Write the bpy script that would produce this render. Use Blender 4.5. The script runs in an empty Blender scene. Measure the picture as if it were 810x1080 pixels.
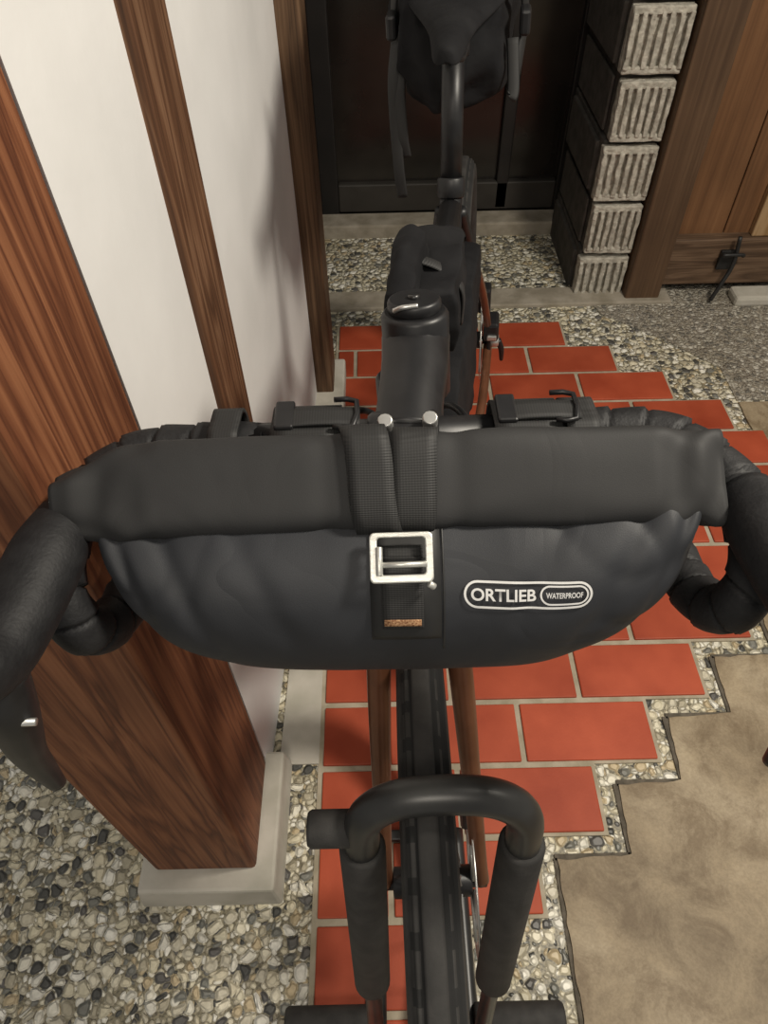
import bpy, bmesh, math, random
from mathutils import Vector, Matrix, noise
random.seed(7)
C = bpy.context.scene.collection
sin, cos, pi = math.sin, math.cos, math.pi

# ------------------------------------------------------------------ materials
def newmat(name):
    m = bpy.data.materials.new(name); m.use_nodes = True
    nt = m.node_tree; b = nt.nodes['Principled BSDF']
    return m, nt, b
def nd(nt, t, **k):
    n = nt.nodes.new(t)
    for a, v in k.items():
        if a in n.inputs.keys(): n.inputs[a].default_value = v
        else: setattr(n, a, v)
    return n
def coords(nt, scale=(1,1,1), kind='Object'):
    tc = nt.nodes.new('ShaderNodeTexCoord'); mp = nt.nodes.new('ShaderNodeMapping')
    mp.inputs['Scale'].default_value = scale
    nt.links.new(tc.outputs[kind], mp.inputs['Vector'])
    return mp.outputs['Vector']
def ramp(nt, fac, stops, interp='LINEAR'):
    r = nt.nodes.new('ShaderNodeValToRGB'); r.color_ramp.interpolation = interp
    e = r.color_ramp.elements
    while len(e) < len(stops): e.new(0.5)
    for i, (p, c) in enumerate(stops):
        e[i].position = p; e[i].color = (c[0], c[1], c[2], 1)
    nt.links.new(fac, r.inputs['Fac']); return r.outputs['Color']
def bump(nt, b, h, strength=0.3, dist=0.002):
    bp = nt.nodes.new('ShaderNodeBump'); bp.inputs['Strength'].default_value = strength
    bp.inputs['Distance'].default_value = dist
    nt.links.new(h, bp.inputs['Height']); nt.links.new(bp.outputs['Normal'], b.inputs['Normal'])
def mixc(nt, fac, a, b_, mode='MIX'):
    m = nt.nodes.new('ShaderNodeMix'); m.data_type = 'RGBA'; m.blend_type = mode
    for s, v in ((m.inputs[0], fac), (m.inputs[6], a), (m.inputs[7], b_)):
        if hasattr(v, 'node'): nt.links.new(v, s)
        elif isinstance(v, (int, float)): s.default_value = v
        else: s.default_value = (v[0], v[1], v[2], 1)
    return m.outputs[2]
def math2(nt, op, a, b_=None, c=None):
    n = nt.nodes.new('ShaderNodeMath'); n.operation = op
    for i, v in enumerate((a, b_, c)):
        if v is None: continue
        if hasattr(v, 'node'): nt.links.new(v, n.inputs[i])
        else: n.inputs[i].default_value = v
    return n.outputs[0]
def noisy(name, c1, c2, scale=20, rough=0.6, bs=0.2, bd=0.001, metal=0, bscale=None, stretch=(1,1,1), spec=0.5, detail=6):
    m, nt, b = newmat(name)
    v = coords(nt, stretch)
    n = nd(nt, 'ShaderNodeTexNoise', Scale=scale, Detail=detail); nt.links.new(v, n.inputs['Vector'])
    nt.links.new(ramp(nt, n.outputs['Fac'], [(0.35, c1), (0.65, c2)]), b.inputs['Base Color'])
    b.inputs['Roughness'].default_value = rough; b.inputs['Metallic'].default_value = metal
    b.inputs['Specular IOR Level'].default_value = spec
    n2 = nd(nt, 'ShaderNodeTexNoise', Scale=bscale or scale*4, Detail=5); nt.links.new(v, n2.inputs['Vector'])
    if bs: bump(nt, b, n2.outputs['Fac'], bs, bd)
    return m
def wood(name, dark, mid, light, scale=1.0, rough=0.55, horiz=False, stops=(0.25,0.5,0.75), bands=9.0, fine=0.45):
    m, nt, b = newmat(name)
    st = (3*scale, 30*scale, 30*scale) if horiz else (30*scale, 30*scale, 1.6*scale)
    v = coords(nt, st)
    n = nd(nt, 'ShaderNodeTexNoise', Scale=1.0, Detail=3, Roughness=0.5, Distortion=0.6); nt.links.new(v, n.inputs['Vector'])
    fr = math2(nt, 'PINGPONG', math2(nt, 'MULTIPLY', n.outputs['Fac'], bands), 1.0)
    v2 = coords(nt, (st[0]*8, st[1]*8, st[2]*2.2) if not horiz else (st[0]*2, st[1]*8, st[2]*8))
    n2 = nd(nt, 'ShaderNodeTexNoise', Scale=1.0, Detail=4); nt.links.new(v2, n2.inputs['Vector'])
    mx = nd(nt, 'ShaderNodeMix'); mx.inputs[0].default_value = fine
    nt.links.new(fr, mx.inputs[2]); nt.links.new(n2.outputs['Fac'], mx.inputs[3])
    col = ramp(nt, mx.outputs[0], [(stops[0], dark), (stops[1], mid), (stops[2], light)])
    n3 = nd(nt, 'ShaderNodeTexNoise', Scale=4.0, Detail=3); nt.links.new(coords(nt), n3.inputs['Vector'])
    col = mixc(nt, 0.6, col, ramp(nt, n3.outputs['Fac'], [(0.3,(0.55,0.55,0.55)),(0.7,(1.1,1.1,1.1))]), 'MULTIPLY')
    nt.links.new(col, b.inputs['Base Color']); b.inputs['Roughness'].default_value = rough
    b.inputs['Specular IOR Level'].default_value = 0.3
    bump(nt, b, mx.outputs[0], 0.35, 0.0015)
    return m
def pebbles(name, scale, pal, mortar, tint=1.0):
    m, nt, b = newmat(name)
    v = coords(nt, (1,1,0.0))
    n = nd(nt, 'ShaderNodeTexNoise', Scale=30, Detail=1); nt.links.new(v, n.inputs['Vector'])
    vm = nd(nt, 'ShaderNodeVectorMath', operation='MULTIPLY_ADD')
    nt.links.new(n.outputs['Color'], vm.inputs[0]); vm.inputs[1].default_value = (0.020,)*3
    nt.links.new(v, vm.inputs[2])
    def layer(sc, wmax):
        vo = nd(nt, 'ShaderNodeTexVoronoi', Scale=sc, voronoi_dimensions='2D', Randomness=0.85); nt.links.new(vm.outputs[0], vo.inputs['Vector'])
        ve = nd(nt, 'ShaderNodeTexVoronoi', Scale=sc, voronoi_dimensions='2D', feature='DISTANCE_TO_EDGE', Randomness=0.85); nt.links.new(vm.outputs[0], ve.inputs['Vector'])
        sep = nd(nt, 'ShaderNodeSeparateColor'); nt.links.new(vo.outputs['Color'], sep.inputs[0])
        rad_ = math2(nt, 'MULTIPLY_ADD', sep.outputs[1], wmax*0.36, wmax*0.62)
        hh = math2(nt, 'MINIMUM', math2(nt, 'SUBTRACT', ve.outputs['Distance'], 0.035), math2(nt, 'MULTIPLY', math2(nt, 'SUBTRACT', rad_, vo.outputs['Distance']), 0.8))
        mk = nd(nt, 'ShaderNodeMapRange'); mk.inputs['From Min'].default_value = 0.0; mk.inputs['From Max'].default_value = 0.05
        nt.links.new(hh, mk.inputs['Value'])
        dm = nd(nt, 'ShaderNodeMapRange', interpolation_type='SMOOTHSTEP'); dm.inputs['From Max'].default_value = 0.22; nt.links.new(hh, dm.inputs['Value'])
        c = ramp(nt, sep.outputs[0], [(i/len(pal), q) for i, q in enumerate(pal)], 'CONSTANT')
        return mk.outputs[0], dm.outputs[0], c
    ma, da, ca = layer(scale, 0.62)
    mb_, db, cb = layer(scale*2.1, 0.62)
    n4 = nd(nt, 'ShaderNodeTexNoise', Scale=scale*5, Detail=3); nt.links.new(v, n4.inputs['Vector'])
    mcol = ramp(nt, n4.outputs['Fac'], [(0.38, [c*0.45 for c in mortar]), (0.62, [min(1,c*1.1) for c in mortar])])
    fin = mixc(nt, mb_, mcol, cb); fin = mixc(nt, ma, fin, ca)
    n3 = nd(nt, 'ShaderNodeTexNoise', Scale=scale*2.5, Detail=4); nt.links.new(v, n3.inputs['Vector'])
    fin = mixc(nt, 0.28, fin, ramp(nt, n3.outputs['Fac'], [(0.35, (0.45,0.43,0.40)), (0.6, (1,1,1))]), 'MULTIPLY')
    n5 = nd(nt, 'ShaderNodeTexNoise', Scale=3.5, Detail=3); nt.links.new(v, n5.inputs['Vector'])
    fin = mixc(nt, 0.5, fin, ramp(nt, n5.outputs['Fac'], [(0.3, (0.75*tint,0.73*tint,0.64*tint)), (0.7, (tint,tint,tint))]), 'MULTIPLY')
    nt.links.new(fin, b.inputs['Base Color']); b.inputs['Roughness'].default_value = 0.42
    hsum = math2(nt, 'MAXIMUM', da, math2(nt, 'MULTIPLY', db, 0.45))
    bump(nt, b, hsum, 0.9, 0.005)
    return m

PAL = [(0.68,0.63,0.48),(0.085,0.085,0.08),(0.86,0.83,0.72),(0.46,0.42,0.32),(0.72,0.66,0.50),(0.93,0.91,0.83),(0.21,0.21,0.19),(0.60,0.56,0.45),(0.80,0.75,0.60),(0.76,0.74,0.66),(0.13,0.125,0.12),(0.56,0.46,0.30)]
M_peb = pebbles('washed_pebble', 51, PAL, (0.28,0.25,0.175), 1.12)
M_peb2 = pebbles('fine_aggregate', 72, [(0.36,0.33,0.28),(0.52,0.49,0.42),(0.20,0.19,0.17),(0.42,0.38,0.31),(0.62,0.59,0.52),(0.28,0.25,0.21)], (0.36,0.32,0.26), 0.95)
M_conc = noisy('concrete_grey', (0.40,0.38,0.32), (0.53,0.50,0.44), 14, 0.85, 0.5, 0.002)
M_curb = noisy('curb_concrete', (0.24,0.21,0.16), (0.36,0.32,0.26), 18, 0.9, 0.6, 0.003)
M_joint = noisy('mortar_joint', (0.30,0.265,0.19), (0.42,0.37,0.285), 30, 0.9, 0.5, 0.002)
M_slab, nt, b = newmat('trowelled_slab')
v = coords(nt, (1,1,1))
n = nd(nt, 'ShaderNodeTexNoise', Scale=4, Detail=8, Distortion=0.6); nt.links.new(v, n.inputs['Vector'])
c1 = ramp(nt, n.outputs['Fac'], [(0.3,(0.185,0.14,0.085)),(0.5,(0.285,0.225,0.145)),(0.68,(0.38,0.315,0.22))])
n2 = nd(nt, 'ShaderNodeTexNoise', Scale=11, Detail=10, Distortion=0.5, Roughness=0.72); nt.links.new(v, n2.inputs['Vector'])
c2 = mixc(nt, 0.8, c1, ramp(nt, n2.outputs['Fac'], [(0.38,(0.56,0.49,0.41)),(0.5,(0.95,0.93,0.9)),(0.62,(1.22,1.21,1.19))]), 'MULTIPLY')
n3 = nd(nt, 'ShaderNodeTexNoise', Scale=260, Detail=3); nt.links.new(v, n3.inputs['Vector'])
c2 = mixc(nt, 0.3, c2, ramp(nt, n3.outputs['Fac'], [(0.4,(0.6,0.56,0.5)),(0.6,(1,1,1))]), 'MULTIPLY')
nt.links.new(c2, b.inputs['Base Color']); b.inputs['Roughness'].default_value = 0.6
bump(nt, b, n2.outputs['Fac'], 0.4, 0.003)
M_brick, nt, b = newmat('terracotta_tile')
v = coords(nt)
n = nd(nt, 'ShaderNodeTexNoise', Scale=9, Detail=6); nt.links.new(v, n.inputs['Vector'])
at = nd(nt, 'ShaderNodeVertexColor'); at.layer_name = 'tone'
c1 = ramp(nt, n.outputs['Fac'], [(0.3,(0.31,0.048,0.019)),(0.7,(0.44,0.083,0.036))])
c1 = mixc(nt, 1.0, c1, at.outputs['Color'], 'MULTIPLY')
nt.links.new(c1, b.inputs['Base Color']); b.inputs['Roughness'].default_value = 0.55; b.inputs['Specular IOR Level'].default_value=0.3
n2 = nd(nt, 'ShaderNodeTexNoise', Scale=220, Detail=3); nt.links.new(v, n2.inputs['Vector'])
bump(nt, b, n2.outputs['Fac'], 0.25, 0.0006)

M_plaster = noisy('white_plaster', (0.67,0.665,0.655), (0.745,0.74,0.73), 6, 0.85, 0.25, 0.001, bscale=90)
M_post = wood('cedar_post', (0.065,0.020,0.010), (0.165,0.060,0.027), (0.27,0.112,0.052), 1.5, 0.6, stops=(0.12,0.42,0.85), bands=8, fine=0.45)
M_post2 = wood('aged_stud', (0.06,0.027,0.014), (0.13,0.060,0.030), (0.27,0.15,0.085), 1.3, 0.6, stops=(0.2,0.5,0.85), fine=0.6)
M_post3 = wood('dark_post', (0.06,0.034,0.019), (0.12,0.068,0.037), (0.19,0.115,0.066), 1.1, 0.6, fine=0.65)
M_gpost = wood('gate_post_wood', (0.078,0.045,0.026), (0.105,0.061,0.034), (0.14,0.084,0.048), 0.7, 0.6, fine=0.75)
M_board = wood('board_wood', (0.13,0.062,0.028), (0.205,0.10,0.045), (0.265,0.138,0.064), 0.5, 0.6, fine=0.65, stops=(0.2,0.5,0.8), bands=5)
M_boardh = wood('rail_wood', (0.075,0.045,0.027), (0.12,0.073,0.044), (0.18,0.115,0.072), 0.8, 0.6, horiz=True, fine=0.6)
M_lightwood = wood('light_trim_wood', (0.30,0.18,0.08), (0.38,0.24,0.12), (0.46,0.31,0.17), 0.8, 0.5)
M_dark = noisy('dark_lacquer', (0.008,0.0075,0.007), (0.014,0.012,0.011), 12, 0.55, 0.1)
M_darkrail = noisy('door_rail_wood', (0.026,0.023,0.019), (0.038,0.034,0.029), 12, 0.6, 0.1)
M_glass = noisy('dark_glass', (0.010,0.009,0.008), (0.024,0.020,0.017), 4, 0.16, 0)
M_black = noisy('black_plastic', (0.008,0.008,0.009), (0.014,0.014,0.015), 60, 0.42, 0.1, 0.0005, spec=0.4)
M_tape = noisy('bar_tape', (0.006,0.006,0.007), (0.012,0.012,0.013), 90, 0.62, 0.45, 0.0008, bscale=420, spec=0.4)
M_rubber = noisy('tyre_rubber', (0.020,0.019,0.018), (0.036,0.034,0.032), 40, 0.7, 0.3, 0.0008, bscale=300)
M_rubber2 = noisy('tyre_tread_dark', (0.008,)*3, (0.013,)*3, 40, 0.85, 0.3, 0.0008, bscale=300)
M_foam = noisy('foam_sleeve', (0.022,0.021,0.020), (0.036,0.034,0.032), 60, 0.75, 0.4, 0.0006, bscale=700)
M_steel_blk = noisy('black_steel', (0.016,0.016,0.016), (0.028,0.028,0.027), 30, 0.36, 0.05)
M_bronze = noisy('bronze_paint', (0.13,0.052,0.026), (0.17,0.068,0.034), 30, 0.33, 0, metal=0.4)
M_silver = noisy('brushed_alu', (0.55,0.55,0.53), (0.65,0.65,0.63), 80, 0.35, 0.05, metal=0.85)
M_alu = noisy('satin_alu_buckle', (0.50,0.50,0.47), (0.62,0.62,0.58), 80, 0.38, 0.1, metal=0.65, stretch=(1,6,6))
M_rim = noisy('rim_black', (0.014,)*3, (0.02,)*3, 20, 0.35, 0)
M_print = noisy('reflective_print', (0.58,0.58,0.57), (0.66,0.66,0.65), 90, 0.5, 0)
M_stitch = noisy('orange_stitch', (0.16,0.06,0.022), (0.42,0.25,0.13), 900, 0.8, 0.2, detail=1)
M_fabric = noisy('black_nylon', (0.005,0.005,0.006), (0.010,0.010,0.011), 25, 0.85, 0.5, 0.003, spec=0.2, bscale=45)
M_iron = noisy('black_iron', (0.01,)*3, (0.02,)*3, 30, 0.5, 0.2)
def coated(name, c1, c2, rough, bs=0.3):
    m, nt, b = newmat(name)
    v = coords(nt)
    n = nd(nt, 'ShaderNodeTexNoise', Scale=9, Detail=3, Distortion=0.6); nt.links.new(v, n.inputs['Vector'])
    nt.links.new(ramp(nt, n.outputs['Fac'], [(0.3, c1), (0.7, c2)]), b.inputs['Base Color'])
    b.inputs['Roughness'].default_value = rough; b.inputs['Specular IOR Level'].default_value = 0.35
    n2 = nd(nt, 'ShaderNodeTexNoise', Scale=11, Detail=2, Distortion=0.8); nt.links.new(v, n2.inputs['Vector'])
    rid = math2(nt, 'ABSOLUTE', math2(nt, 'SUBTRACT', n2.outputs['Fac'], 0.5))
    rid = math2(nt, 'MINIMUM', math2(nt, 'MULTIPLY', rid, 9.0), 1.0)
    n3 = nd(nt, 'ShaderNodeTexNoise', Scale=1600, Detail=2); nt.links.new(v, n3.inputs['Vector'])
    h = math2(nt, 'MULTIPLY_ADD', n3.outputs['Fac'], 0.20, rid)
    bump(nt, b, h, bs, 0.0018)
    return m
M_bag = coated('bag_coated_fabric', (0.018,0.0193,0.0225), (0.028,0.030,0.035), 0.58, 0.28)
M_roll = coated('bag_roll_fabric', (0.019,0.019,0.0195), (0.026,0.026,0.0265), 0.66, 0.20)
M_patch = noisy('bag_patch', (0.010,)*3, (0.015,)*3, 30, 0.5, 0.1)
M_web, nt, b = newmat('webbing')
v = coords(nt)
w = nd(nt, 'ShaderNodeTexWave', Scale=330, wave_type='BANDS', bands_direction='Z'); nt.links.new(v, w.inputs['Vector'])
w2 = nd(nt, 'ShaderNodeTexWave', Scale=190, wave_type='BANDS', bands_direction='X'); nt.links.new(v, w2.inputs['Vector'])
nt.links.new(ramp(nt, w2.outputs['Fac'], [(0.2,(0.008,)*3),(0.8,(0.017,)*3)]), b.inputs['Base Color'])
b.inputs['Roughness'].default_value = 0.65; bump(nt, b, w.outputs['Fac'], 0.3, 0.0005)
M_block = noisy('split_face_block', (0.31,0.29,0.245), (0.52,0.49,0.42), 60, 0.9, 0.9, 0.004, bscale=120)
M_blockshade = noisy('block_side_shaded', (0.05,0.046,0.040), (0.09,0.08,0.07), 30, 0.9, 0.5, 0.003)  # shade of the pillar's side painted in, darker than the block fronts

# ------------------------------------------------------------------ helpers
def link(me, name, mats, parent=None, smooth=False):
    o = bpy.data.objects.new(name, me); C.objects.link(o)
    for m in (mats if isinstance(mats, (list, tuple)) else [mats]): me.materials.append(m)
    if smooth:
        for p in me.polygons: p.use_smooth = True
    if parent: o.parent = parent
    return o
def empty(name, loc=(0,0,0), rot=(0,0,0), parent=None):
    e = bpy.data.objects.new(name, None); e.empty_display_size = 0.1; e.location = loc; e.rotation_euler = rot
    C.objects.link(e)
    if parent: e.parent = parent
    return e
def addbox(bm, x0,x1,y0,y1,z0,z1, bev=0.0, seg=2):
    r = bmesh.ops.create_cube(bm, size=1)
    vs = r['verts']
    for v in vs:
        v.co.x = x0 + (v.co.x+0.5)*(x1-x0); v.co.y = y0 + (v.co.y+0.5)*(y1-y0); v.co.z = z0 + (v.co.z+0.5)*(z1-z0)
    if bev > 0:
        es = set()
        for v in vs: es.update(v.link_edges)
        bmesh.ops.bevel(bm, geom=list(es), offset=bev, segments=seg, affect='EDGES', profile=0.5)
def box(name, x0,x1,y0,y1,z0,z1, m, bev=0.003, parent=None, xf=None):
    bm = bmesh.new(); addbox(bm, x0,x1,y0,y1,z0,z1, bev)
    if xf:
        for v in bm.verts: v.co = xf(v.co)
    me = bpy.data.meshes.new(name); bm.to_mesh(me); bm.free()
    return link(me, name, m, parent)
def catmull(pts, n=8):
    out = []; P = [Vector(p) for p in pts]; P = [2*P[0]-P[1]] + P + [2*P[-1]-P[-2]]
    for i in range(1, len(P)-2):
        for k in range(n):
            t = k/n; a,b_,c,d = P[i-1],P[i],P[i+1],P[i+2]
            out.append(0.5*((2*b_)+(-a+c)*t+(2*a-5*b_+4*c-d)*t*t+(-a+3*b_-3*c+d)*t**3))
    out.append(P[-2]); return out
def tube(name, pts, r, m, parent=None, seg=16, sm=8, flat=1.0, xf=None, ridge=None, up=None, smoothpath=True):
    n0 = len(pts)
    if not isinstance(r, (list, tuple)): r = [r]*n0
    if smoothpath and n0 > 2:
        P = catmull(pts, sm)
        R = [rr.x for rr in catmull([(q,0,0) for q in r], sm)]
    else:
        P = [Vector(p) for p in pts]; R = list(r)
    verts = []; faces = []
    T0 = (P[1]-P[0]).normalized()
    U = Vector(up) if up else (Vector((0,0,1)) if abs(T0.z) < 0.9 else Vector((1,0,0)))
    dist = 0
    for i, p in enumerate(P):
        T = (P[min(i+1,len(P)-1)]-P[max(i-1,0)]).normalized()
        U = (U - U.dot(T)*T).normalized(); V = T.cross(U)
        if i: dist += (P[i]-P[i-1]).length
        for k in range(seg):
            a = 2*pi*k/seg
            rr = R[i]
            if ridge:
                ph = (dist/ridge[0] + k/seg) % 1.0
                rr *= 1 + ridge[1]*(ph-0.5) - (ridge[1]*0.8 if ph < 0.12 else 0)
            verts.append(p + U*cos(a)*rr + V*sin(a)*rr*flat)
    L = len(P)
    for i in range(L-1):
        for k in range(seg):
            faces.append((i*seg+k, i*seg+(k+1)%seg, (i+1)*seg+(k+1)%seg, (i+1)*seg+k))
    faces.append(tuple(range(seg-1,-1,-1))); faces.append(tuple((L-1)*seg+k for k in range(seg)))
    if xf: verts = [xf(v) for v in verts]
    me = bpy.data.meshes.new(name); me.from_pydata([tuple(v) for v in verts], [], faces); me.update()
    return link(me, name, m, parent, True)
def cyl(name, a, b_, r, m, parent=None, seg=24, xf=None, r2=None, bev=0.0):
    a = Vector(a); b_ = Vector(b_); d = (b_-a)
    if bev:
        L = d.length; t = bev/L
        pts = [a, a+d*0.001, a+d*t, b_-d*t, b_-d*0.001, b_]; e = r2 or r
        return tube(name, pts, [r-bev, r-bev*0.7, r, e, e-bev*0.7, e-bev], m, parent, seg, xf=xf, smoothpath=False)
    return tube(name, [a, b_], [r, r2 or r], m, parent, seg, xf=xf, smoothpath=False)
def torus_profile(name, cy, cz, prof, m, parent=None, seg=96, xf=None, cx=0.0, dark=None):
    verts=[]; faces=[]; n=len(prof); mi=[]
    for i in range(seg):
        a = 2*pi*i/seg
        for (x, r) in prof: 
            v = Vector((cx+x, cy+r*cos(a), cz+r*sin(a))); verts.append(xf(v) if xf else v)
    for i in range(seg):
        j=(i+1)%seg
        for k in range(n):
            l=(k+1)%n
            faces.append((i*n+k, j*n+k, j*n+l, i*n+l)); mi.append(1 if dark and dark(k,i) else 0)
    me = bpy.data.meshes.new(name); me.from_pydata([tuple(v) for v in verts], [], faces)
    for p,q in zip(me.polygons, mi): p.material_index = q
    me.update()
    bm = bmesh.new(); bm.from_mesh(me); bmesh.ops.recalc_face_normals(bm, faces=bm.faces); bm.to_mesh(me); bm.free()
    return link(me, name, m, parent, True)
def finish(name, verts, faces, m, parent, smooth=True):
    me=bpy.data.meshes.new(name); me.from_pydata([tuple(v) for v in verts],[],faces)
    bm=bmesh.new(); bm.from_mesh(me); bmesh.ops.recalc_face_normals(bm,faces=bm.faces); bm.to_mesh(me); bm.free()
    return link(me,name,m,parent,smooth)

# ------------------------------------------------------------------ camera
H = 1.25; F = 749.0
dn = Vector((14, 630, 749)).normalized()
fw = Vector((0,0,1)); Yc_ = (fw - fw.dot(dn)*dn).normalized(); Zc_ = -dn; Xc_ = Yc_.cross(Zc_)
def toworld(vc): return Vector((vc.dot(Xc_), vc.dot(Yc_), vc.dot(Zc_)))
R = Matrix((toworld(Vector((1,0,0))), toworld(Vector((0,-1,0))), toworld(Vector((0,0,-1))))).transposed()
cd = bpy.data.cameras.new('camera'); cam = bpy.data.objects.new('camera', cd); C.objects.link(cam)
cam.matrix_world = Matrix.Translation((0,0,H)) @ R.to_4x4()
cd.sensor_fit = 'VERTICAL'; cd.sensor_height = 24; cd.sensor_width = 18; cd.lens = 24*F/1080; cd.clip_start = 0.02
bpy.context.scene.camera = cam

# ------------------------------------------------------------------ floor
box('floor', -1.6, 2.4, -0.9, 2.6, -0.12, 0.0, M_peb, 0)
def polyprism(name, pts, z0, z1, m):
    bm = bmesh.new()
    vs = [bm.verts.new((x,y,z1)) for x,y in pts]; f = bm.faces.new(vs)
    r = bmesh.ops.extrude_face_region(bm, geom=[f]); 
    for g in r['geom']:
        if isinstance(g, bmesh.types.BMVert): g.co.z = z0
    bmesh.ops.recalc_face_normals(bm, faces=bm.faces)
    me = bpy.data.meshes.new(name); bm.to_mesh(me); bm.free()
    return link(me, name, m)
PX, PY = 0.24, 0.1187
Y0 = 1.765; XL = -0.122
def row_y(k): return Y0 - PY*k
row_end = {0:0.53,1:0.65,2:0.77,3:0.89,4:0.958,5:1.078,6:0.958,7:0.838,8:0.725,9:0.598,10:0.478,11:0.358,12:0.238,13:0.118}
bmB = bmesh.new(); tone = []; bmJ = bmesh.new()
for k in range(0, 16):
    yt = row_y(k); yb = yt - PY
    xe = row_end.get(k, 0.118)
    addbox(bmJ, XL-0.004, xe+0.002, yb, yt, -0.02, 0.004, 0)
    x = xe
    while x > XL + 0.02:
        xs = x-PX
        if xs < XL+0.03: xs = XL
        n0 = len(bmB.verts)
        addbox(bmB, xs+0.005, x-0.005, yb+0.0055, yt-0.0055, -0.01, 0.0085, 0.0022, 2)
        tone.append((len(bmB.verts)-n0, random.uniform(0.84,1.10)))
        x = xs
me = bpy.data.meshes.new('brick_paving'); bmB.to_mesh(me); bmB.free()
ca = me.color_attributes.new('tone', 'FLOAT_COLOR', 'POINT'); i = 0
for cnt, t in tone:
    for _ in range(cnt): ca.data[i].color = (t, t, t, 1); i += 1
link(me, 'brick_paving', M_brick)
me = bpy.data.meshes.new('mortar_bed'); bmJ.to_mesh(me); bmJ.free(); mb = link(me, 'mortar_bed', M_joint)
mb.parent = bpy.data.objects['brick_paving']

slab = [(0.266,-0.9),(0.268,0.304),(0.388,0.310),(0.395,0.420),(0.505,0.427),(0.512,0.540),(0.628,0.546),(0.634,0.660),(0.755,0.664),(0.762,0.78),(0.88,0.78),(0.88,0.90),(1.0,0.90),(1.0,1.02),(1.12,1.02),(1.12,1.22),(0.93,1.25),(0.93,1.395),(2.3,1.40),(2.3,-0.9)]
sl=[]
for a, b_ in zip(slab, slab[1:]+slab[:1]):
    n = max(1, int((Vector(b_)-Vector(a)).length/0.015))
    for i in range(n):
        t=i/n; x=a[0]+(b_[0]-a[0])*t; y=a[1]+(b_[1]-a[1])*t
        sl.append((x+random.uniform(-.0018,.0018), y+random.uniform(-.0018,.0018)))
polyprism('floor_slab', sl, -0.05, 0.006, M_slab)
M_edge = noisy('slab_edge_gap', (0.07,0.06,0.045), (0.13,0.11,0.085), 60, 0.9, 0.3)
edge_bm = bmesh.new()
for a, b_ in zip(slab[:14], slab[1:15]):
    addbox(edge_bm, min(a[0],b_[0])-0.0035, max(a[0],b_[0]), min(a[1],b_[1]), max(a[1],b_[1])+0.0035, -0.03, 0.0035, 0)
me = bpy.data.meshes.new('trim_slab_joint'); edge_bm.to_mesh(me); edge_bm.free(); link(me, 'trim_slab_joint', M_edge)
polyprism('floor_aggregate', [(0.64,1.86),(0.66,1.80),(0.80,1.68),(0.93,1.54),(0.93,1.405),(2.3,1.405),(2.3,2.3),(0.85,2.3),(0.85,1.86)], -0.04, 0.003, M_peb2)
box('curb_concrete', -0.2, 0.88, 1.845, 1.935, -0.03, 0.012, M_curb, 0.004)
box('door_sill', -0.25, 0.75, 2.27, 2.36, -0.02, 0.045, M_curb, 0.006)
polyprism('floor_concrete_patch', [(-0.195,0.47),(-0.125,0.47),(-0.125,0.62),(-0.125,0.9),(-0.125,1.35),(-0.17,1.4)], -0.03, 0.0045, M_conc)

# ------------------------------------------------------------------ left wall
box('wooden_post', -0.365,-0.209, 0.288,0.456, 0.06, 2.5, M_post, 0.006)
bm = bmesh.new(); addbox(bm, -0.395,-0.172,0.250,0.478,-0.01,0.062,0.006)
for v in bm.verts:
    if v.co.z > 0.03:
        v.co.x = -0.2835+(v.co.x+0.2835)*0.94; v.co.y = 0.364+(v.co.y-0.364)*0.95
me = bpy.data.meshes.new('post_footing'); bm.to_mesh(me); bm.free(); link(me,'post_footing',M_conc)
ang = math.atan(0.0474)
def wl(p):
    x, y, z = p
    return Vector((-0.21 + x*cos(ang) + (y-0.46)*sin(ang), 0.46 + (y-0.46)*cos(ang) - x*sin(ang), z))
box('wall_left', -0.13, 0.0, 0.4575, 1.41, 0.0, 2.5, M_plaster, 0, xf=wl)
box('wall_stud', -0.05, 0.010, 0.660, 0.767, 0.0, 2.5, M_post2, 0.004, xf=wl)
box('baseboard_left', -0.03, 0.014, 0.767, 1.408, 0.0, 0.05, M_conc, 0.004, xf=wl)
box('door_post', -0.235, -0.122, 1.412, 1.53, 0.05, 2.5, M_post3, 0.005)
box('door_post_footing', -0.25, -0.095, 1.36, 1.55, 0.0, 0.055, M_conc, 0.006)
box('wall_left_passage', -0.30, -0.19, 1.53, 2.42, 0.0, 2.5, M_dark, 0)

# ------------------------------------------------------------------ back: dark door
d = empty('door_1')
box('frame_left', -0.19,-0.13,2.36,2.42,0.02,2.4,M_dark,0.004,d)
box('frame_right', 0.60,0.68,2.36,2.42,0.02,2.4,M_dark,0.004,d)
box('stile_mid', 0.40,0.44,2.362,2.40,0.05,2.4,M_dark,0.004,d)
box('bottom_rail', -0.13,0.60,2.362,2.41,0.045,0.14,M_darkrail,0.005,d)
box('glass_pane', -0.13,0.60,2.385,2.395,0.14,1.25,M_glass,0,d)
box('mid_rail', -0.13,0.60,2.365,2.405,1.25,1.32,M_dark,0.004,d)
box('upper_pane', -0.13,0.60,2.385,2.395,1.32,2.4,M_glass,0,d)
box('wall_back', -0.4,2.4,2.42,2.52,0,2.5,M_dark,0)

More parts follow.
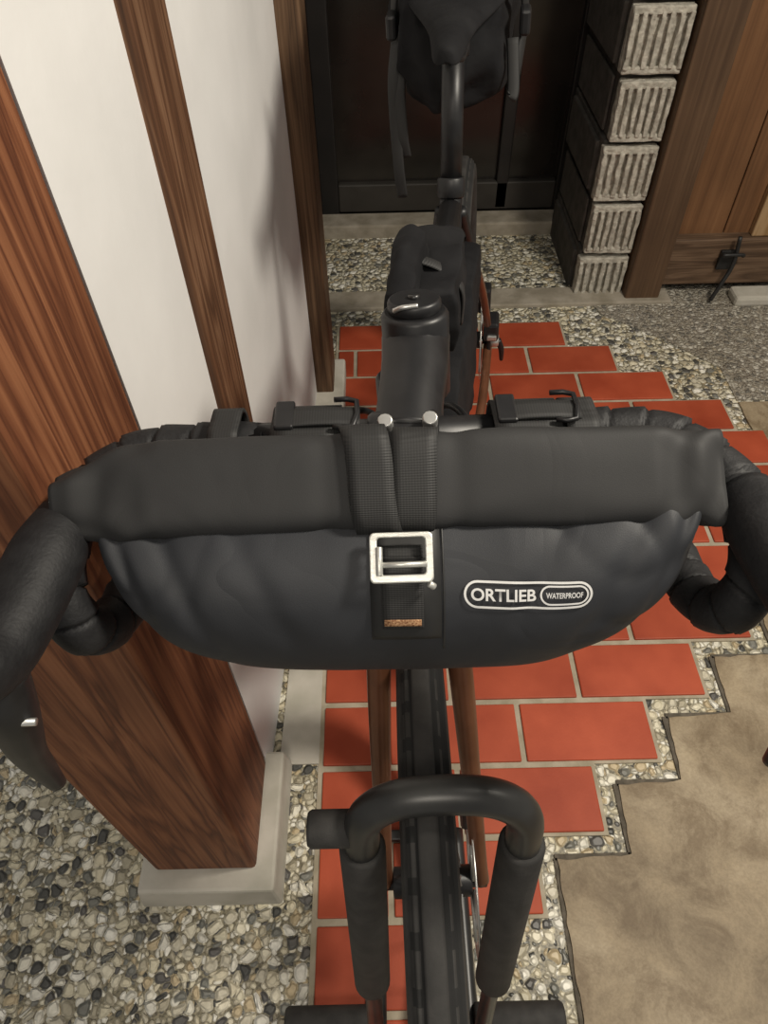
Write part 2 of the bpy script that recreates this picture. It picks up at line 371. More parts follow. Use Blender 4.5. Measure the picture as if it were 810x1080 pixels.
pil = empty('block_pillar')
zb = -0.02; k = 0
while zb < 2.4:
    z0 = zb; z1 = zb+0.150; dx = 0.004*((k%2)*2-1)
    bm = bmesh.new(); addbox(bm, 0.600+dx, 0.738, 1.93, 2.30, z0+0.002, z1+0.004, 0.003)
    me = bpy.data.meshes.new('core'); bm.to_mesh(me); bm.free(); link(me,'core_%d'%k,M_blockshade,pil)
    bm = bmesh.new()
    addbox(bm, 0.597+dx, 0.737, 1.912, 1.931, z0+0.004, z1-0.004, 0.004)
    addbox(bm, 0.597+dx, 0.737, 1.900, 1.915, z0+0.004, z0+0.022, 0.004)
    addbox(bm, 0.597+dx, 0.737, 1.900, 1.915, z1-0.022, z1-0.004, 0.004)
    nr = 7
    for i in range(nr):
        cx = 0.604+dx + i*(0.730-0.604-dx)/(nr-1)
        addbox(bm, cx-0.0060, cx+0.0060, 1.896+random.uniform(-.003,.003), 1.915, z0+0.016, z1-0.016, 0.003)
    bmesh.ops.subdivide_edges(bm, edges=[e for e in bm.edges if e.calc_length()>0.03], cuts=5)
    for v in bm.verts: v.co += noise.noise_vector(v.co*70+Vector((k*3,0,0)))*0.0032
    me = bpy.data.meshes.new('face'); bm.to_mesh(me); bm.free(); link(me,'ribbed_face_%d'%k,M_block,pil)
    box('side_face_%d'%k, 0.590+dx, 0.602, 1.96, 2.28, z0+0.01, z1-0.01, M_blockshade, 0.004, pil)
    zb += 0.156; k += 1

# ------------------------------------------------------------------ right: board wall
box('gate_post', 0.742,0.845,1.865,1.99,0.0,2.5,M_gpost,0.005)
g = empty('wall_right_boards')
bx = 0.847; 
for i,wd in enumerate([0.155,0.20,0.18,0.2,0.22,0.2,0.2]):
    box('board_%d'%i, bx+0.0015, bx+wd-0.0015, 1.93, 1.955, 0.17, 2.5, M_board, 0.003, g); bx += wd
box('bottom_rail', 0.845, 2.3, 1.895, 1.97, 0.035, 0.180, M_boardh, 0.005, g)
box('light_trim', 1.075, 1.14, 1.905, 1.93, 0.18, 0.34, M_lightwood, 0.004, g)
la = empty('gate_latch')
tube('rod', [(1.025,1.87,0.20),(1.03,1.862,0.12),(1.01,1.85,0.06),(0.995,1.845,0.012)], 0.006, M_iron, la, 10)
box('plate', 0.995,1.04,1.882,1.894,0.09,0.15,M_iron,0.003,la)
tube('handle', [(1.0,1.88,0.14),(0.995,1.86,0.15),(1.045,1.86,0.15),(1.055,1.87,0.14)], 0.005, M_iron, la, 8)
box('gate_stone', 1.06,1.20,1.82,1.89,0.0,0.034,M_conc,0.01)

# ------------------------------------------------------------------ bicycle
OB = Vector((0,0.2,0))
LEAN = math.radians(-3.2)
BLOC = (0.066,0.2,0)
bike = empty('bicycle', BLOC, (0,LEAN,0))
YAW = math.radians(-8)
def ff(v): return Vector(v) - OB
BT = math.radians(1.9)
def fb_(v):
    v = Vector(v); z = v.z-0.935
    return Vector((v.x*cos(BT)+z*sin(BT)-0.003, v.y, 0.935 - v.x*sin(BT) + z*cos(BT))) - OB
def fr(v):
    v = Vector(v) - Vector((0,0.42,0)); c,s = cos(YAW), sin(YAW)
    return Vector((v.x*c - v.y*s + 0.004, v.x*s + v.y*c + 0.42, v.z)) - OB
def wheel(pref, cy, cz, xf):
    R0 = 0.3165; r=0.0222; prof=[]; N=72; cls=[]
    for i in range(N):
        a = 2*pi*i/N; ad = abs((a+pi)%(2*pi)-pi)*180/pi
        rr = r; dk=0
        if 24<ad<30 or 54<ad<60: rr -= 0.0022; dk=1
        elif ad<=24: rr += 0.0004
        elif 42<ad<46: rr -= 0.0012; dk=1
        if ad>95: rr *= 0.97
        prof.append((rr*sin(a), R0+rr*cos(a))); cls.append(dk)
    torus_profile(pref+'_tyre', cy, cz, prof, [M_rubber,M_rubber2], bike, 180, xf, dark=lambda k,i: cls[k] or (30<min(k,N-k)*5<54 and i%3==0))
    rim = [(-0.012,0.298),(-0.013,0.285),(-0.008,0.272),(0.008,0.272),(0.013,0.285),(0.012,0.298)]
    torus_profile(pref+'_rim', cy, cz, rim, M_rim, bike, 96, xf)
    cyl(pref+'_hub', (-0.045,cy,cz),(0.045,cy,cz),0.017,M_black,bike,20,xf,bev=0.002)
    cyl(pref+'_axle', (-0.062,cy,cz),(0.062,cy,cz),0.008,M_black,bike,12,xf,bev=0.001)
    verts=[];faces=[]
    for i in range(28):
        a = 2*pi*i/28; sx = 0.032 if i%2 else -0.032; a2 = a + (0.45 if (i//2)%2 else -0.45)
        p0 = Vector((sx, cy+0.022*cos(a2), cz+0.022*sin(a2))); p1 = Vector((0, cy+0.273*cos(a), cz+0.273*sin(a)))
        dd=(p1-p0).normalized(); u=dd.cross(Vector((1,0,0))).normalized(); w=dd.cross(u); b0=len(verts)
        for p in (p0,p1):
            for q in range(4):
                t=q*pi/2; verts.append(xf(p+(u*cos(t)+w*sin(t))*0.0012))
        for q in range(4): faces.append((b0+q,b0+(q+1)%4,b0+4+(q+1)%4,b0+4+q))
    me = bpy.data.meshes.new(pref+'_spokes'); me.from_pydata([tuple(v) for v in verts],[],faces); link(me,pref+'_spokes',M_silver,bike)
    torus_profile(pref+'_brake_rotor', cy, cz, [(-0.001,0.080),(-0.001,0.066),(0.001,0.066),(0.001,0.080)], M_silver, bike, 64, xf, 0.046)
    for i in range(5):
        a=2*pi*i/5
        tube(pref+'_rotor_arm_%d'%i, [(0.046,cy+0.015*cos(a+.5),cz+0.015*sin(a+.5)),(0.046,cy+0.068*cos(a),cz+0.068*sin(a))],0.003,M_silver,bike,6,xf=xf)
    box(pref+'_caliper',0.036,0.062,cy+0.045,cy+0.08,cz+0.03,cz+0.085,M_black,0.005,bike,xf)
WZ=0.3505
wheel('front', 0.2, WZ, ff)
wheel('rear', 1.22, WZ, fr)
tube('fork_crown', [(-0.038,0.335,0.665),(-0.030,0.346,0.705),(0,0.352,0.725),(0.030,0.346,0.705),(0.038,0.335,0.665)], [0.012,0.015,0.018,0.015,0.012], M_bronze, bike, xf=ff)
for s in (-1,1):
    tube('fork_blade_%s'%('l' if s<0 else 'r'), [(s*0.034,0.342,0.70),(s*0.040,0.310,0.62),(s*0.047,0.262,0.50),(s*0.053,0.215,0.39),(s*0.055,0.20,WZ)], [0.0115,0.0115,0.010,0.009,0.010], M_bronze, bike, xf=ff)
cyl('steerer_headtube',(0,0.355,0.735),(0,0.398,0.868),0.021,M_bronze,bike,24,ff,bev=0.002)
cyl('headset_spacer',(0,0.397,0.865),(0,0.412,0.918),0.019,M_black,bike,24,ff,bev=0.002)
tube('stem', [(0.002,0.325,0.935),(0.005,0.352,0.940),(0.010,0.39,0.943),(0.012,0.418,0.946)], [0.022,0.020,0.021,0.022], M_black, bike, xf=ff, flat=1.1)
cyl('stem_clamp',(0.012,0.405,0.905),(0.012,0.419,0.967),0.0235,M_black,bike,24,ff,bev=0.003)
cyl('top_cap',(0.012,0.4195,0.966),(0.012,0.4215,0.975),0.0185,M_black,bike,24,ff,bev=0.002)
cyl('top_cap_bolt',(0.012,0.4210,0.974),(0.012,0.4222,0.977),0.0040,M_rim,bike,12,ff)
tube('cap_lever',[(-0.002,0.408,0.975),(0.004,0.405,0.979),(0.014,0.406,0.979)],0.0018,M_silver,bike,8,xf=ff)
for s in (-1,1):
    cyl('stem_bolt_%d'%s,(0.010+s*0.017,0.432,0.930),(0.010+s*0.0175,0.438,0.932),0.0035,M_silver,bike,10,ff)
    cyl('faceplate_bolt_%d'%s,(s*0.0135+0.003,0.322,0.948),(s*0.0135+0.003,0.316,0.962),0.0048,M_silver,bike,12,ff,bev=0.001)
cyl('stem_faceplate',(-0.022,0.325,0.935),(0.022,0.325,0.935),0.0195,M_black,bike,24,ff,bev=0.003)
cyl('handlebar_top',(-0.10,0.325,0.935),(0.10,0.325,0.935),0.0150,M_black,bike,20,fb_)
for s in (-1,1):
    t = 'l' if s<0 else 'r'
    pts=[(s*0.085,0.325,0.935),(s*0.13,0.326,0.935),(s*0.165,0.321,0.934),(s*0.190,0.297,0.931),(s*0.202,0.266,0.926),(s*0.203,0.238,0.913),
         (s*0.199,0.227,0.893),(s*0.194,0.232,0.871),(s*0.190,0.254,0.855),(s*0.188,0.290,0.846),(s*0.187,0.330,0.843)]
    tube('bar_%s'%t, pts, [0.0155,0.0155,0.016,0.0165,0.0165]+[0.0155]*6, M_tape, bike, 24, 24, ridge=(0.022,0.12), xf=fb_)
    cyl('bar_plug_%s'%t,(s*0.187,0.328,0.843),(s*0.187,0.335,0.843),0.0145,M_black,bike,16,fb_,bev=0.002)
    tube('hood_%s'%t, [(s*0.201,0.275,0.930),(s*0.204,0.245,0.932),(s*0.207,0.21,0.932),(s*0.210,0.180,0.936),(s*0.211,0.162,0.950),(s*0.212,0.155,0.965)],
         [0.017,0.021,0.020,0.019,0.0170,0.010], M_tape, bike, 20, 8, xf=fb_)
    tube('lever_%s'%t, [(s*0.211,0.174,0.930),(s*0.215,0.168,0.902),(s*0.221,0.166,0.872),(s*0.228,0.167,0.845),(s*0.234,0.170,0.815),(s*0.236,0.170,0.783)],
         [0.016,0.0155,0.0130,0.0110,0.0095,0.0065], M_black, bike, 14, 8, flat=0.85, xf=fb_)
    cyl('lever_pivot_%s'%t,(s*0.198,0.160,0.900),(s*0.224,0.160,0.900),0.0022,M_silver,bike,10,fb_)
    tube('hose_%s'%t,[(s*0.06,0.328,0.920),(s*0.045,0.33,0.88),(s*0.02,0.36,0.80),(s*0.03,0.36,0.70)],0.0025,M_black,bike,8,xf=ff)
    tube('gear_hose_%s'%t,[(s*0.05,0.330,0.925),(s*0.040,0.39,0.90),(s*0.030,0.45,0.85),(s*0.012,0.48,0.80)],0.0028,M_black,bike,8,xf=ff)
cyl('top_tube',(0,0.425,0.850),(0,0.945,0.770),0.0155,M_black,bike,20,fr)
cyl('down_tube',(0,0.385,0.775),(0,0.79,0.275),0.0185,M_bronze,bike,20,fr)
cyl('seat_tube',(0,0.80,0.270),(0,0.958,0.800),0.0155,M_black,bike,20,fr)
cyl('seat_clamp',(0,0.953,0.782),(0,0.961,0.806),0.0185,M_black,bike,20,fr,bev=0.002)
cyl('seatpost',(0,0.957,0.795),(0,1.000,0.952),0.0142,M_black,bike,20,fr)
cyl('seatpost_head',(-0.020,0.990,0.952),(0.020,0.990,0.952),0.013,M_black,bike,16,fr,bev=0.003)
cyl('bottom_bracket',(-0.04,0.80,0.270),(0.04,0.80,0.270),0.021,M_bronze,bike,20,fr,bev=0.002)
for s in (-1,1):
    tube('seat_stay_upper_%d'%s,[(s*0.014,0.95,0.765),(s*0.022,0.98,0.712),(s*0.034,1.025,0.635)],[0.008,0.0078,0.0075],M_black,bike,12,xf=fr)
    tube('seat_stay_%d'%s,[(s*0.033,1.02,0.643),(s*0.045,1.08,0.56),(s*0.054,1.14,0.47),(s*0.062,1.215,0.36)],[0.0065,0.007,0.007,0.008],M_bronze,bike,12,xf=fr)
    tube('chain_stay_%d'%s,[(s*0.025,0.82,0.272),(s*0.040,0.93,0.285),(s*0.055,1.08,0.315),(s*0.060,1.215,0.340)],[0.011,0.010,0.009,0.009],M_bronze,bike,12,xf=fr)
    tube('saddle_rail_%d'%s,[(s*0.010,0.900,0.966),(s*0.016,0.93,0.958),(s*0.018,1.02,0.957),(s*0.030,1.09,0.972)],0.0033,M_black,bike,8,xf=fr)
    box('dropout_%d'%s,s*0.062-0.004,s*0.062+0.004,1.195,1.245,0.325,0.380,M_black,0.003,bike,fr)
box('rear_caliper_body',0.050,0.080,1.165,1.215,0.385,0.425,M_black,0.006,bike,fr)
box('rear_caliper_cap',0.058,0.076,1.160,1.172,0.392,0.402,M_silver,0.002,bike,fr)
cyl('thru_axle_head',(0.062,1.22,WZ),(0.082,1.22,WZ),0.013,M_silver,bike,16,fr,bev=0.003)
tube('axle_lever',[(0.080,1.22,WZ),(0.088,1.225,0.325),(0.090,1.235,0.290)],[0.007,0.006,0.004],M_black,bike,10,xf=fr)
torus_profile('chainring',0.80,0.270,[(-0.0015,0.088),(-0.0015,0.070),(0.0015,0.070),(0.0015,0.088)],M_black,bike,48,fr,-0.048)
for i in range(4):
    a=2*pi*i/4+.4
    tube('spider_%d'%i,[(-0.048,0.80,0.27),(-0.048,0.80+0.073*cos(a),0.27+0.073*sin(a))],0.006,M_black,bike,8,xf=fr)
for s,a in ((-1,-0.5),(1,pi-0.5)):
    e = Vector((s*0.072,0.80+0.17*cos(a),0.27+0.17*sin(a)))
    tube('crank_%d'%s,[(s*0.062,0.80,0.27),tuple(e)],[0.014,0.010],M_black,bike,12,xf=fr,flat=0.6)
    box('pedal_%d'%s,min(e.x,e.x+s*0.09),max(e.x,e.x+s*0.09),e.y-0.045,e.y+0.045,e.z-0.01,e.z+0.01,M_black,0.005,bike,fr)
torus_profile('cassette',1.22,WZ,[(-0.014,0.045),(-0.014,0.012),(0.014,0.012),(0.014,0.030)],M_silver,bike,40,fr,-0.042)
tube('derailleur',[(-0.062,1.225,0.325),(-0.075,1.235,0.285),(-0.062,1.225,0.245),(-0.055,1.205,0.19)],[0.012,0.015,0.011,0.012],M_black,bike,12,xf=fr)
for nm,p0,p1 in (('chain_upper',(-0.046,0.80,0.357),(-0.044,1.22,0.386)),('chain_lower',(-0.046,0.80,0.184),(-0.05,1.21,0.178))):
    tube(nm,[p0,p1],0.004,M_black,bike,6,xf=fr)
def saddle():
    st=[(0.868,0.008,0.976,0.010),(0.875,0.017,0.979,0.016),(0.92,0.021,0.981,0.018),(0.97,0.028,0.981,0.020),(1.02,0.046,0.982,0.024),(1.07,0.066,0.985,0.028),(1.11,0.072,0.988,0.030),(1.135,0.055,0.986,0.024),(1.142,0.020,0.982,0.014)]
    verts=[];faces=[];n=16
    for (y,w,z,h) in st:
        for k in range(n):
            a=2*pi*k/n; zz = sin(a)
            verts.append(fr(Vector((w*cos(a), y, z + (zz*0.009 if zz>0 else zz*h*0.6) - 0.008*abs(cos(a))**3))))
    for i in range(len(st)-1):
        for k in range(n): faces.append((i*n+k,i*n+(k+1)%n,(i+1)*n+(k+1)%n,(i+1)*n+k))
    faces.append(tuple(range(n))); faces.append(tuple((len(st)-1)*n+k for k in range(n-1,-1,-1)))
    o=finish('saddle',verts,faces,M_fabric,bike); md=o.modifiers.new('s','SUBSURF'); md.levels=2; md.render_levels=2
saddle()

def softbox(name, x0,x1,y0,y1,z0,z1, m, parent, xf, taper=None, amp=0.004, pw=0.35, fq=22):
    bm=bmesh.new(); bmesh.ops.create_cube(bm,size=2); bmesh.ops.subdivide_edges(bm,edges=bm.edges[:],cuts=17,use_grid_fill=True)
    for v in bm.verts:
        p=v.co.copy(); m_=max(abs(p.x),abs(p.y),abs(p.z)); s=p.normalized()*m_*1.05
        q=p.lerp(s,pw)
        x=(x0+x1)/2+q.x*(x1-x0)/2; y=(y0+y1)/2+q.y*(y1-y0)/2; z=(z0+z1)/2+q.z*(z1-z0)/2
        if taper: x,y,z=taper(x,y,z)
        nn=noise.noise_vector(Vector((x,y,z))*fq)+0.5*noise.noise_vector(Vector((x,y,z))*fq*2.7)
        v.co=xf(Vector((x,y,z))+nn*amp)
    me=bpy.data.meshes.new(name); bm.to_mesh(me); bm.free()
    return link(me,name,m,parent,True)
tb = empty('top_tube_bag', BLOC, (0,LEAN,0))
softbox('pouch',-0.020,0.034,0.50,0.69,0.865,0.925,M_fabric,tb,fr,lambda x,y,z:(x,y,z-(y-0.5)*0.12 - max(0,y-0.64)*0.3*(z>0.9)),0.006)
softbox('front_pocket',-0.026,0.004,0.47,0.60,0.86,0.945,M_fabric,tb,fr,None,0.005,0.6)
tube('strap_loop',[(0.034,0.56,0.86),(0.034,0.56,0.895),(0.015,0.56,0.915),(-0.010,0.56,0.925)],0.007,M_web,tb,8,flat=0.25,xf=fr,up=(0,1,0))
fb = empty('frame_bag', BLOC, (0,LEAN,0))
def fbt(x,y,z):
    t=(y-0.46)/(0.92-0.46); top=0.83-(y-0.425)*0.154; bot=0.70-0.16*min(1,t*1.3)
    return (x+0.010*t,y,bot+(z)*(top-bot))
softbox('body',-0.030,0.036,0.47,0.90,0.0,1.0,M_fabric,fb,fr,fbt,0.005,0.2)
sp = empty('saddle_bag', BLOC, (0,LEAN,0))
softbox('body',-0.088,0.088,1.04,1.42,0.84,0.985,M_fabric,sp,fr,lambda x,y,z:(x*(0.96+0.22*min(1,(y-1.03)/0.2))*0.85-0.008,y,z+(y-1.03)*0.22),0.016,0.4,14)
softbox('rolled_end',-0.10,0.10,1.36,1.47,0.93,1.08,M_fabric,sp,fr,None,0.006,0.5)
for s,l in ((-1,0.16),(-0.9,0.10),(0.9,0.02)):
    tube('strap_tail_%d'%int(s*10),[(s*0.080,1.08,0.93),(s*0.085,1.06,0.88),(s*0.083,1.055,0.88-l*0.6),(s*0.080,1.06,0.89-l)],0.008,M_web,sp,8,flat=0.25,xf=fr)
for s in (-1,1):
    tube('side_strap_%d'%s,[(s*0.03,1.05,1.00),(s*0.070,1.08,1.005),(s*0.087,1.12,0.95),(s*0.081,1.10,0.88)],0.009,M_web,sp,8,flat=0.3,xf=fr)
    box('side_buckle_%d'%s,s*0.087-0.007,s*0.087+0.007,1.08,1.11,0.93,0.960,M_black,0.004,sp,fr)

# ------------------------------------------------------------------ handlebar bag
BLEAN = math.radians(-0.8)
hb = empty('handlebar_bag', (0.021,0.2,0), (0,BLEAN,0))
ZT=0.937; HH=0.066; DF=0.066; DB=0.026; YC=0.272; W=0.176
def hgt(a): return HH*max(0.0,1-abs(a)**3.6)**0.55
def dep(a): return max(0.0,1-abs(a)**5)**0.5
def fold(x, phi):
    a=abs(x)/W
    c = 0.0010*noise.noise(Vector((x*26, phi*1.6, 3.1)))
    c += 0.0065*noise.noise(Vector((x*10+5, phi*0.8, 1.7)))*min(1,a*1.3)
    r_=1-abs(noise.noise(Vector((x*24+2, phi*0.5, 7.7))))*2.2
    c += 0.0018*max(0,r_)**2*max(0,sin(phi)+0.15)*(0.25+a)
    sx=1 if x>0 else -1
    if -0.9<phi<1.6:
        for (x0_,k_,w_,d_) in ((0.050,0.030,0.0080,0.0014),(0.100,0.026,0.0075,0.0022),(0.138,0.018,0.0055,0.0024)):
            cx_=sx*(x0_ + k_*phi) + (0.006 if sx>0 else -0.006)
            c -= d_*math.exp(-((x-cx_)/w_)**2)*max(0,min(1,(phi+0.2)/0.6))
    r2=1-abs(noise.noise(Vector(((x+phi*0.035*sx)*22, phi*0.8, 2.2))))*2.4
    c -= 0.0026*max(0,r2)**2*max(0,a-0.35)*1.8
    return c
def surf(x, phi, off=0.0):
    a=max(-0.999,min(0.999,x/W)); h=max(hgt(a),0.002); zc=ZT-h
    D=(DF if cos(phi)>0 else DB)*max(dep(a),0.05)
    k = off+fold(x,(phi+pi)%(2*pi)-pi)*(1 if h>0.012 else h/0.012)
    return Vector((x, YC-(D+k)*cos(phi), zc+(h+k)*sin(phi)))
NA=180; NP=90; verts=[];faces=[]
for i in range(NA+1):
    a=-1+2*i/NA; a = math.copysign(1-(1-abs(a))**1.4, a)*0.998
    for k in range(NP): verts.append(ff(surf(W*a, 2*pi*k/NP)))
for i in range(NA):
    for k in range(NP): faces.append((i*NP+k,i*NP+(k+1)%NP,(i+1)*NP+(k+1)%NP,(i+1)*NP+k))
faces.append(tuple(range(NP))); faces.append(tuple(NA*NP+k for k in range(NP-1,-1,-1)))
finish('body',verts,faces,M_bag,hb)
RY,RZ,RR=0.286,0.944,0.0252; RXL,RXR=-0.200,0.188
def rollp(x, t, off=0.0):
    a=x/0.198; L=max(0,(-x-0.135)/0.065); Rr=max(0,(x-0.145)/0.043)
    L=min(L,1.05); Rr=min(Rr,1.05)
    cr = 0.0010*noise.noise(Vector((x*22,t*1.2,9)))
    e=max(L,Rr)
    cr += 0.0075*noise.noise(Vector((x*48,t*1.1,4)))*e**0.7 + 0.0030*sin(x*210+t*2.5)*Rr
    for cx_ in (-0.040,0.034): cr -= 0.0012*math.exp(-((x-cx_)/0.007)**2)
    r1=(RR*1.03+cr)*(1-0.42*L**1.5-0.08*Rr)+off; r2=(RR*0.50+cr)*(1-0.30*L-0.30*Rr)+off
    u=math.copysign(abs(cos(t))**0.60,cos(t))*r1; v_=math.copysign(abs(sin(t))**0.60,sin(t))*r2
    dz=-0.003*abs(a)**2-0.006*L**1.5-0.003*Rr
    dy=-0.007-0.004*L
    return Vector((x, RY+dy+u*0.765-v_*0.644, RZ+0.003+dz+u*0.644+v_*0.765))
NX=180; NT=60; verts=[];faces=[]
for i in range(NX+1):
    x=RXL+(RXR-RXL)*i/NX
    for k in range(NT): verts.append(ff(rollp(x,2*pi*k/NT)))
for i in range(NX):
    for k in range(NT): faces.append((i*NT+k,i*NT+(k+1)%NT,(i+1)*NT+(k+1)%NT,(i+1)*NT+k))
faces.append(tuple(range(NT))); faces.append(tuple(NX*NT+k for k in range(NT-1,-1,-1)))
finish('rolled_closure',verts,faces,M_roll,hb)
def ribbon(name, fn, n, width, th, m, nx=4):
    verts=[];faces=[]; row=2*(nx+1)
    for i in range(n+1):
        s=i/n
        for j in range(nx+1): verts.append(ff(fn(s,(j/nx-0.5)*width,th)))
        for j in range(nx,-1,-1): verts.append(ff(fn(s,(j/nx-0.5)*width,-0.0005)))
    for i in range(n):
        for j in range(row): faces.append((i*row+j,i*row+(j+1)%row,(i+1)*row+(j+1)%row,(i+1)*row+j))
    faces.append(tuple(range(row))); faces.append(tuple(n*row+k for k in range(row-1,-1,-1)))
    return finish(name,verts,faces,m,hb)
rad=math.radians
def lip(s,dx,off):
    x=(RXL+RXR)/2+dx
    t=rad(10)+s*rad(176)
    return rollp(x,t,off+0.0010+0.0014*s)
ribbon('roll_flap', lip, 40, (RXR-RXL)*0.995, 0.0010, M_roll, 150)
def strapfn(x0,x1,base):
    def fn(s,dx,off):
        x=x0+(x1-x0)*s+dx
        if s<0.55:
            t=(s/0.55)*rad(184)
            return rollp(x,t,off+base+0.0026)
        q=(s-0.55)/0.45
        p_roll=rollp(x,rad(184),off+base+0.0026); p_body=surf(x,rad(58),off+base+0.002)
        return p_roll.lerp(p_body,q)
    return fn
ribbon('strap_lower_layer', strapfn(0.012,0.002,0.0006), 50, 0.026, 0.0012, M_web)
ribbon('strap_upper_layer', strapfn(-0.020,0.0,0.0022), 50, 0.026, 0.0014, M_web)
ribbon('strap_anchor_patch', lambda s,dx,off: surf(0.003+dx, rad(80)-s*rad(64), off+0.0008), 24, 0.040, 0.0006, M_patch)
ribbon('strap_anchor', lambda s,dx,off: surf(0.001+dx, rad(64)-s*rad(40), off+0.0022), 24, 0.024, 0.0016, M_web)
ribbon('anchor_stitch', lambda s,dx,off: surf(0.001+dx, rad(29)-s*rad(3.2), off+0.0040), 4, 0.021, 0.0004, M_stitch)
ribbon('vertical_seam', lambda s,dx,off: surf(0.0245+dx, rad(88)-s*rad(80), off+0.0004), 30, 0.0012, 0.0006, M_patch, 1)
phi0=rad(58); P0=surf(0.001,phi0,0.0080)
tx=Vector((1,0,0)); tn=Vector((0,-cos(phi0),sin(phi0))); ty=tn.cross(tx)
if ty.z<0: ty=-ty
def bk(u,v,w=0): return P0+tx*u+ty*v+tn*w
def flatframe(name, outer, inner, th, m):
    n=len(outer); verts=[];faces=[]
    for w in (th,0):
        for p in outer: verts.append(ff(bk(p[0],p[1],w)))
        for p in inner: verts.append(ff(bk(p[0],p[1],w)))
    for i in range(n):
        j=(i+1)%n
        faces += [(i,j,n+j,n+i),(2*n+j,2*n+i,3*n+i,3*n+j),(j,i,2*n+i,2*n+j),(n+i,n+j,3*n+j,3*n+i)]
    o=finish(name,verts,faces,m,hb,False); md=o.modifiers.new('b','BEVEL'); md.width=0.0008; md.segments=2; return o
def rr(w,h,r,n=6,cx=0,cy=0):
    out=[]
    for (sx,sy,a0) in ((1,1,0),(-1,1,90),(-1,-1,180),(1,-1,270)):
        for i in range(n+1):
            a=rad(a0+90*i/n); out.append((cx+sx*(w-r)+r*cos(a), cy+sy*(h-r)+r*sin(a)))
    return out
flatframe('buckle_frame', rr(0.0175,0.0140,0.003), rr(0.0132,0.0102,0.002,cy=0.0008), 0.003, M_alu)
cyl('buckle_bar', bk(-0.014,-0.0040,0.0025)-OB, bk(0.014,-0.0040,0.0025)-OB, 0.0017, M_alu, hb, 12)
cyl('buckle_hook', bk(-0.0122,-0.010,0.003)-OB, bk(-0.0122,0.006,0.003)-OB, 0.0020, M_alu, hb, 12, bev=0.0005)
cyl('buckle_hook_end', bk(0.0145,-0.0145,0.002)-OB, bk(0.0178,-0.0166,0.000)-OB, 0.0020, M_alu, hb, 12, bev=0.0005)
LX=0.0715; LP=rad(38)
def mapl(u,v,off=0.0014):
    vv=v-0.07*u
    return ff(surf(LX+u, LP+vv/(HH*0.98), off))
def ringmesh(outer, inner, name):
    n=len(outer); verts=[mapl(*p) for p in outer]+[mapl(*p) for p in inner]
    faces=[(i,(i+1)%n,n+(i+1)%n,n+i) for i in range(n)]
    me=bpy.data.meshes.new(name); me.from_pydata([tuple(v) for v in verts],[],faces); link(me,name,M_print,hb)
def pill(w,h,n=14,cx=0,m=24):
    out=[]
    for i in range(m): out.append((cx-(w-h)+2*(w-h)*i/m, h) )
    for i in range(n): a=rad(90-180*i/n); out.append((cx+(w-h)+h*cos(a),h*sin(a)))
    for i in range(m): out.append((cx+(w-h)-2*(w-h)*i/m,-h))
    for i in range(n): a=rad(270-180*i/n); out.append((cx-(w-h)+h*cos(a),h*sin(a)))
    return out
ringmesh(pill(0.0360,0.0078),pill(0.0347,0.0065),'logo_border')
ringmesh(pill(0.0135,0.0056,cx=0.0203),pill(0.0125,0.0046,cx=0.0203),'logo_inner_border')
def text(s, size, x, y, name, width, bold=0.0):
    cu=bpy.data.curves.new(name,'FONT'); cu.body=s; cu.size=size; cu.align_x='CENTER'; cu.align_y='CENTER'; cu.offset=bold; cu.resolution_u=6
    o=bpy.data.objects.new(name+'_tmp',cu); C.objects.link(o)
    dg=bpy.context.evaluated_depsgraph_get(); me=bpy.data.meshes.new_from_object(o.evaluated_get(dg)); bpy.data.objects.remove(o)
    bm=bmesh.new(); bm.from_mesh(me); bmesh.ops.triangulate(bm,faces=bm.faces[:])
    xs=[v.co.x for v in bm.verts]; ys=[v.co.y for v in bm.verts]; k=width/(max(xs)-min(xs)); cx=(max(xs)+min(xs))/2; cy=(max(ys)+min(ys))/2
    for v in bm.verts: v.co=mapl(x+(v.co.x-cx)*k,y+(v.co.y-cy),0.0015)
    bm.to_mesh(me); bm.free(); me.materials.clear(); link(me,name,M_print,hb)
text('ORTLIEB',0.0094,-0.0137,0.0,'logo_text',0.0365,0.0002)
text('WATERPROOF',0.0044,0.0203,0.0,'logo_small_text',0.0205,0.00008)
for i,(cx,wd,big) in enumerate(((-0.054,0.042,1),(0.080,0.040,1),(-0.104,0.018,0),(0.113,0.020,0))):
    ypath=[(0.302,0.948),(0.312,0.955),(0.325,0.9535),(0.338,0.951),(0.345,0.940),(0.343,0.924),(0.327,0.915),(0.308,0.918)]
    P=[p for p in catmull([(0,y,z) for y,z in ypath],6)]
    def fn(s,dx,off,P=P,cx=cx):
        i_=min(len(P)-1,int(round(s*(len(P)-1)))); p=P[i_]; c0=Vector((0,0.325,0.935)); o_=(p-c0).normalized()
        return Vector((cx+dx,p.y,p.z))+o_*off
    ribbon('mount_strap_%d'%i, fn, 40, wd, 0.0022, M_web)
    if big:
        def fn2(s,dx,off,P=P,cx=cx):
            x=cx-wd/2+0.004+s*(wd+0.008)
            return Vector((x,0.322+dx,0.9572+0.0015*sin(s*pi)))+Vector((0,0,1))*off
        ribbon('mount_tongue_%d'%i, fn2, 12, 0.015, 0.0016, M_web)
        tube('mount_lock_%d'%i,[(cx+wd/2-0.004,0.312,0.9600),(cx+wd/2+0.008,0.312,0.9600),(cx+wd/2+0.010,0.334,0.9600),(cx+wd/2-0.004,0.336,0.9600)],0.0017,M_black,hb,8,2,xf=ff)
        box('mount_plate_%d'%i,cx-wd/2+0.002,cx-wd/2+0.014,0.313,0.337,0.9560,0.9600,M_black,0.0015,hb,ff)

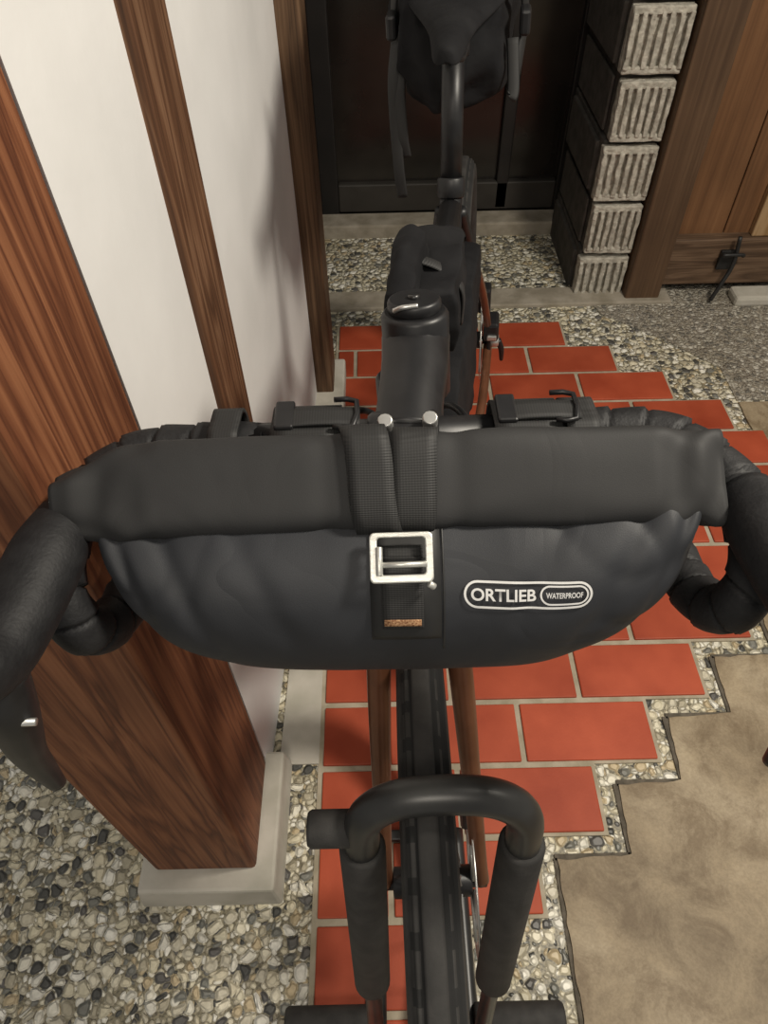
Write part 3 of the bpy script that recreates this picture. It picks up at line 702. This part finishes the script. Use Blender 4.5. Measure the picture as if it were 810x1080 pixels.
# ------------------------------------------------------------------ parking stand
st = empty('bicycle_stand')
SX=0.041; SW=0.0645; SL=0.195
def sy(z): return 0.165-(0.65-z)*SL
arc=[(SX-SW,sy(0.60),0.60)]
for i in range(0,13):
    a=pi-pi*i/12
    z=0.655+0.058*abs(sin(a))**0.8
    arc.append((SX+SW*math.copysign(abs(cos(a))**0.8,cos(a)), sy(z), z))
arc.append((SX+SW,sy(0.60),0.60))
tube('hoop', arc, 0.0145, M_steel_blk, st, 20, 4)
for s in (-1,1):
    x=SX+s*SW
    cyl('leg_%d'%s,(x,sy(0.62),0.62),(x,sy(0.028),0.028),0.0095,M_steel_blk,st,16)
    cyl('sleeve_%d'%s,(x,sy(0.64),0.64),(x,sy(0.345),0.345),0.0190,M_foam,st,24,bev=0.003)
    tube('foot_rail_%d'%s,[(x,0.35,0.021),(x,0.15,0.021),(x,-0.02,0.021)],0.012,M_steel_blk,st,14)
    cyl('foot_%d'%s,(x+s*0.005,0.094,0.032),(x+s*0.13,0.094,0.032),0.021,M_foam,st,20,bev=0.004)
cyl('bumper',(SX-SW-0.003,0.170,0.662),(SX-SW-0.042,0.170,0.662),0.0145,M_foam,st,20,bev=0.003)
box('rear_tie',SX-SW,SX+SW,0.335,0.352,0.0095,0.022,M_steel_blk,0.003,st)

# ------------------------------------------------------------------ light
def area(name, loc, tgt, size, power, col):
    l=bpy.data.lights.new(name,'AREA'); l.shape='DISK'; l.size=size; l.energy=power; l.color=col
    o=bpy.data.objects.new(name,l); C.objects.link(o); o.location=loc
    o.rotation_euler=(Vector(tgt)-Vector(loc)).to_track_quat('-Z','Y').to_euler(); return o
area('ceiling_lamp',(1.05,0.40,2.10),(0.05,0.50,0.2),0.28,35,(1.0,0.92,0.79))
area('fill_light',(-0.1,-1.1,2.5),(0.0,0.3,0.2),0.7,16,(1.0,0.91,0.78))  # unseen fill light, added behind the camera to brighten the near pebbles
w=bpy.data.worlds.new('world'); bpy.context.scene.world=w; w.use_nodes=True
w.node_tree.nodes['Background'].inputs[0].default_value=(0.98,0.94,0.87,1); w.node_tree.nodes['Background'].inputs[1].default_value=0.29
bpy.context.scene.view_settings.view_transform='Standard'
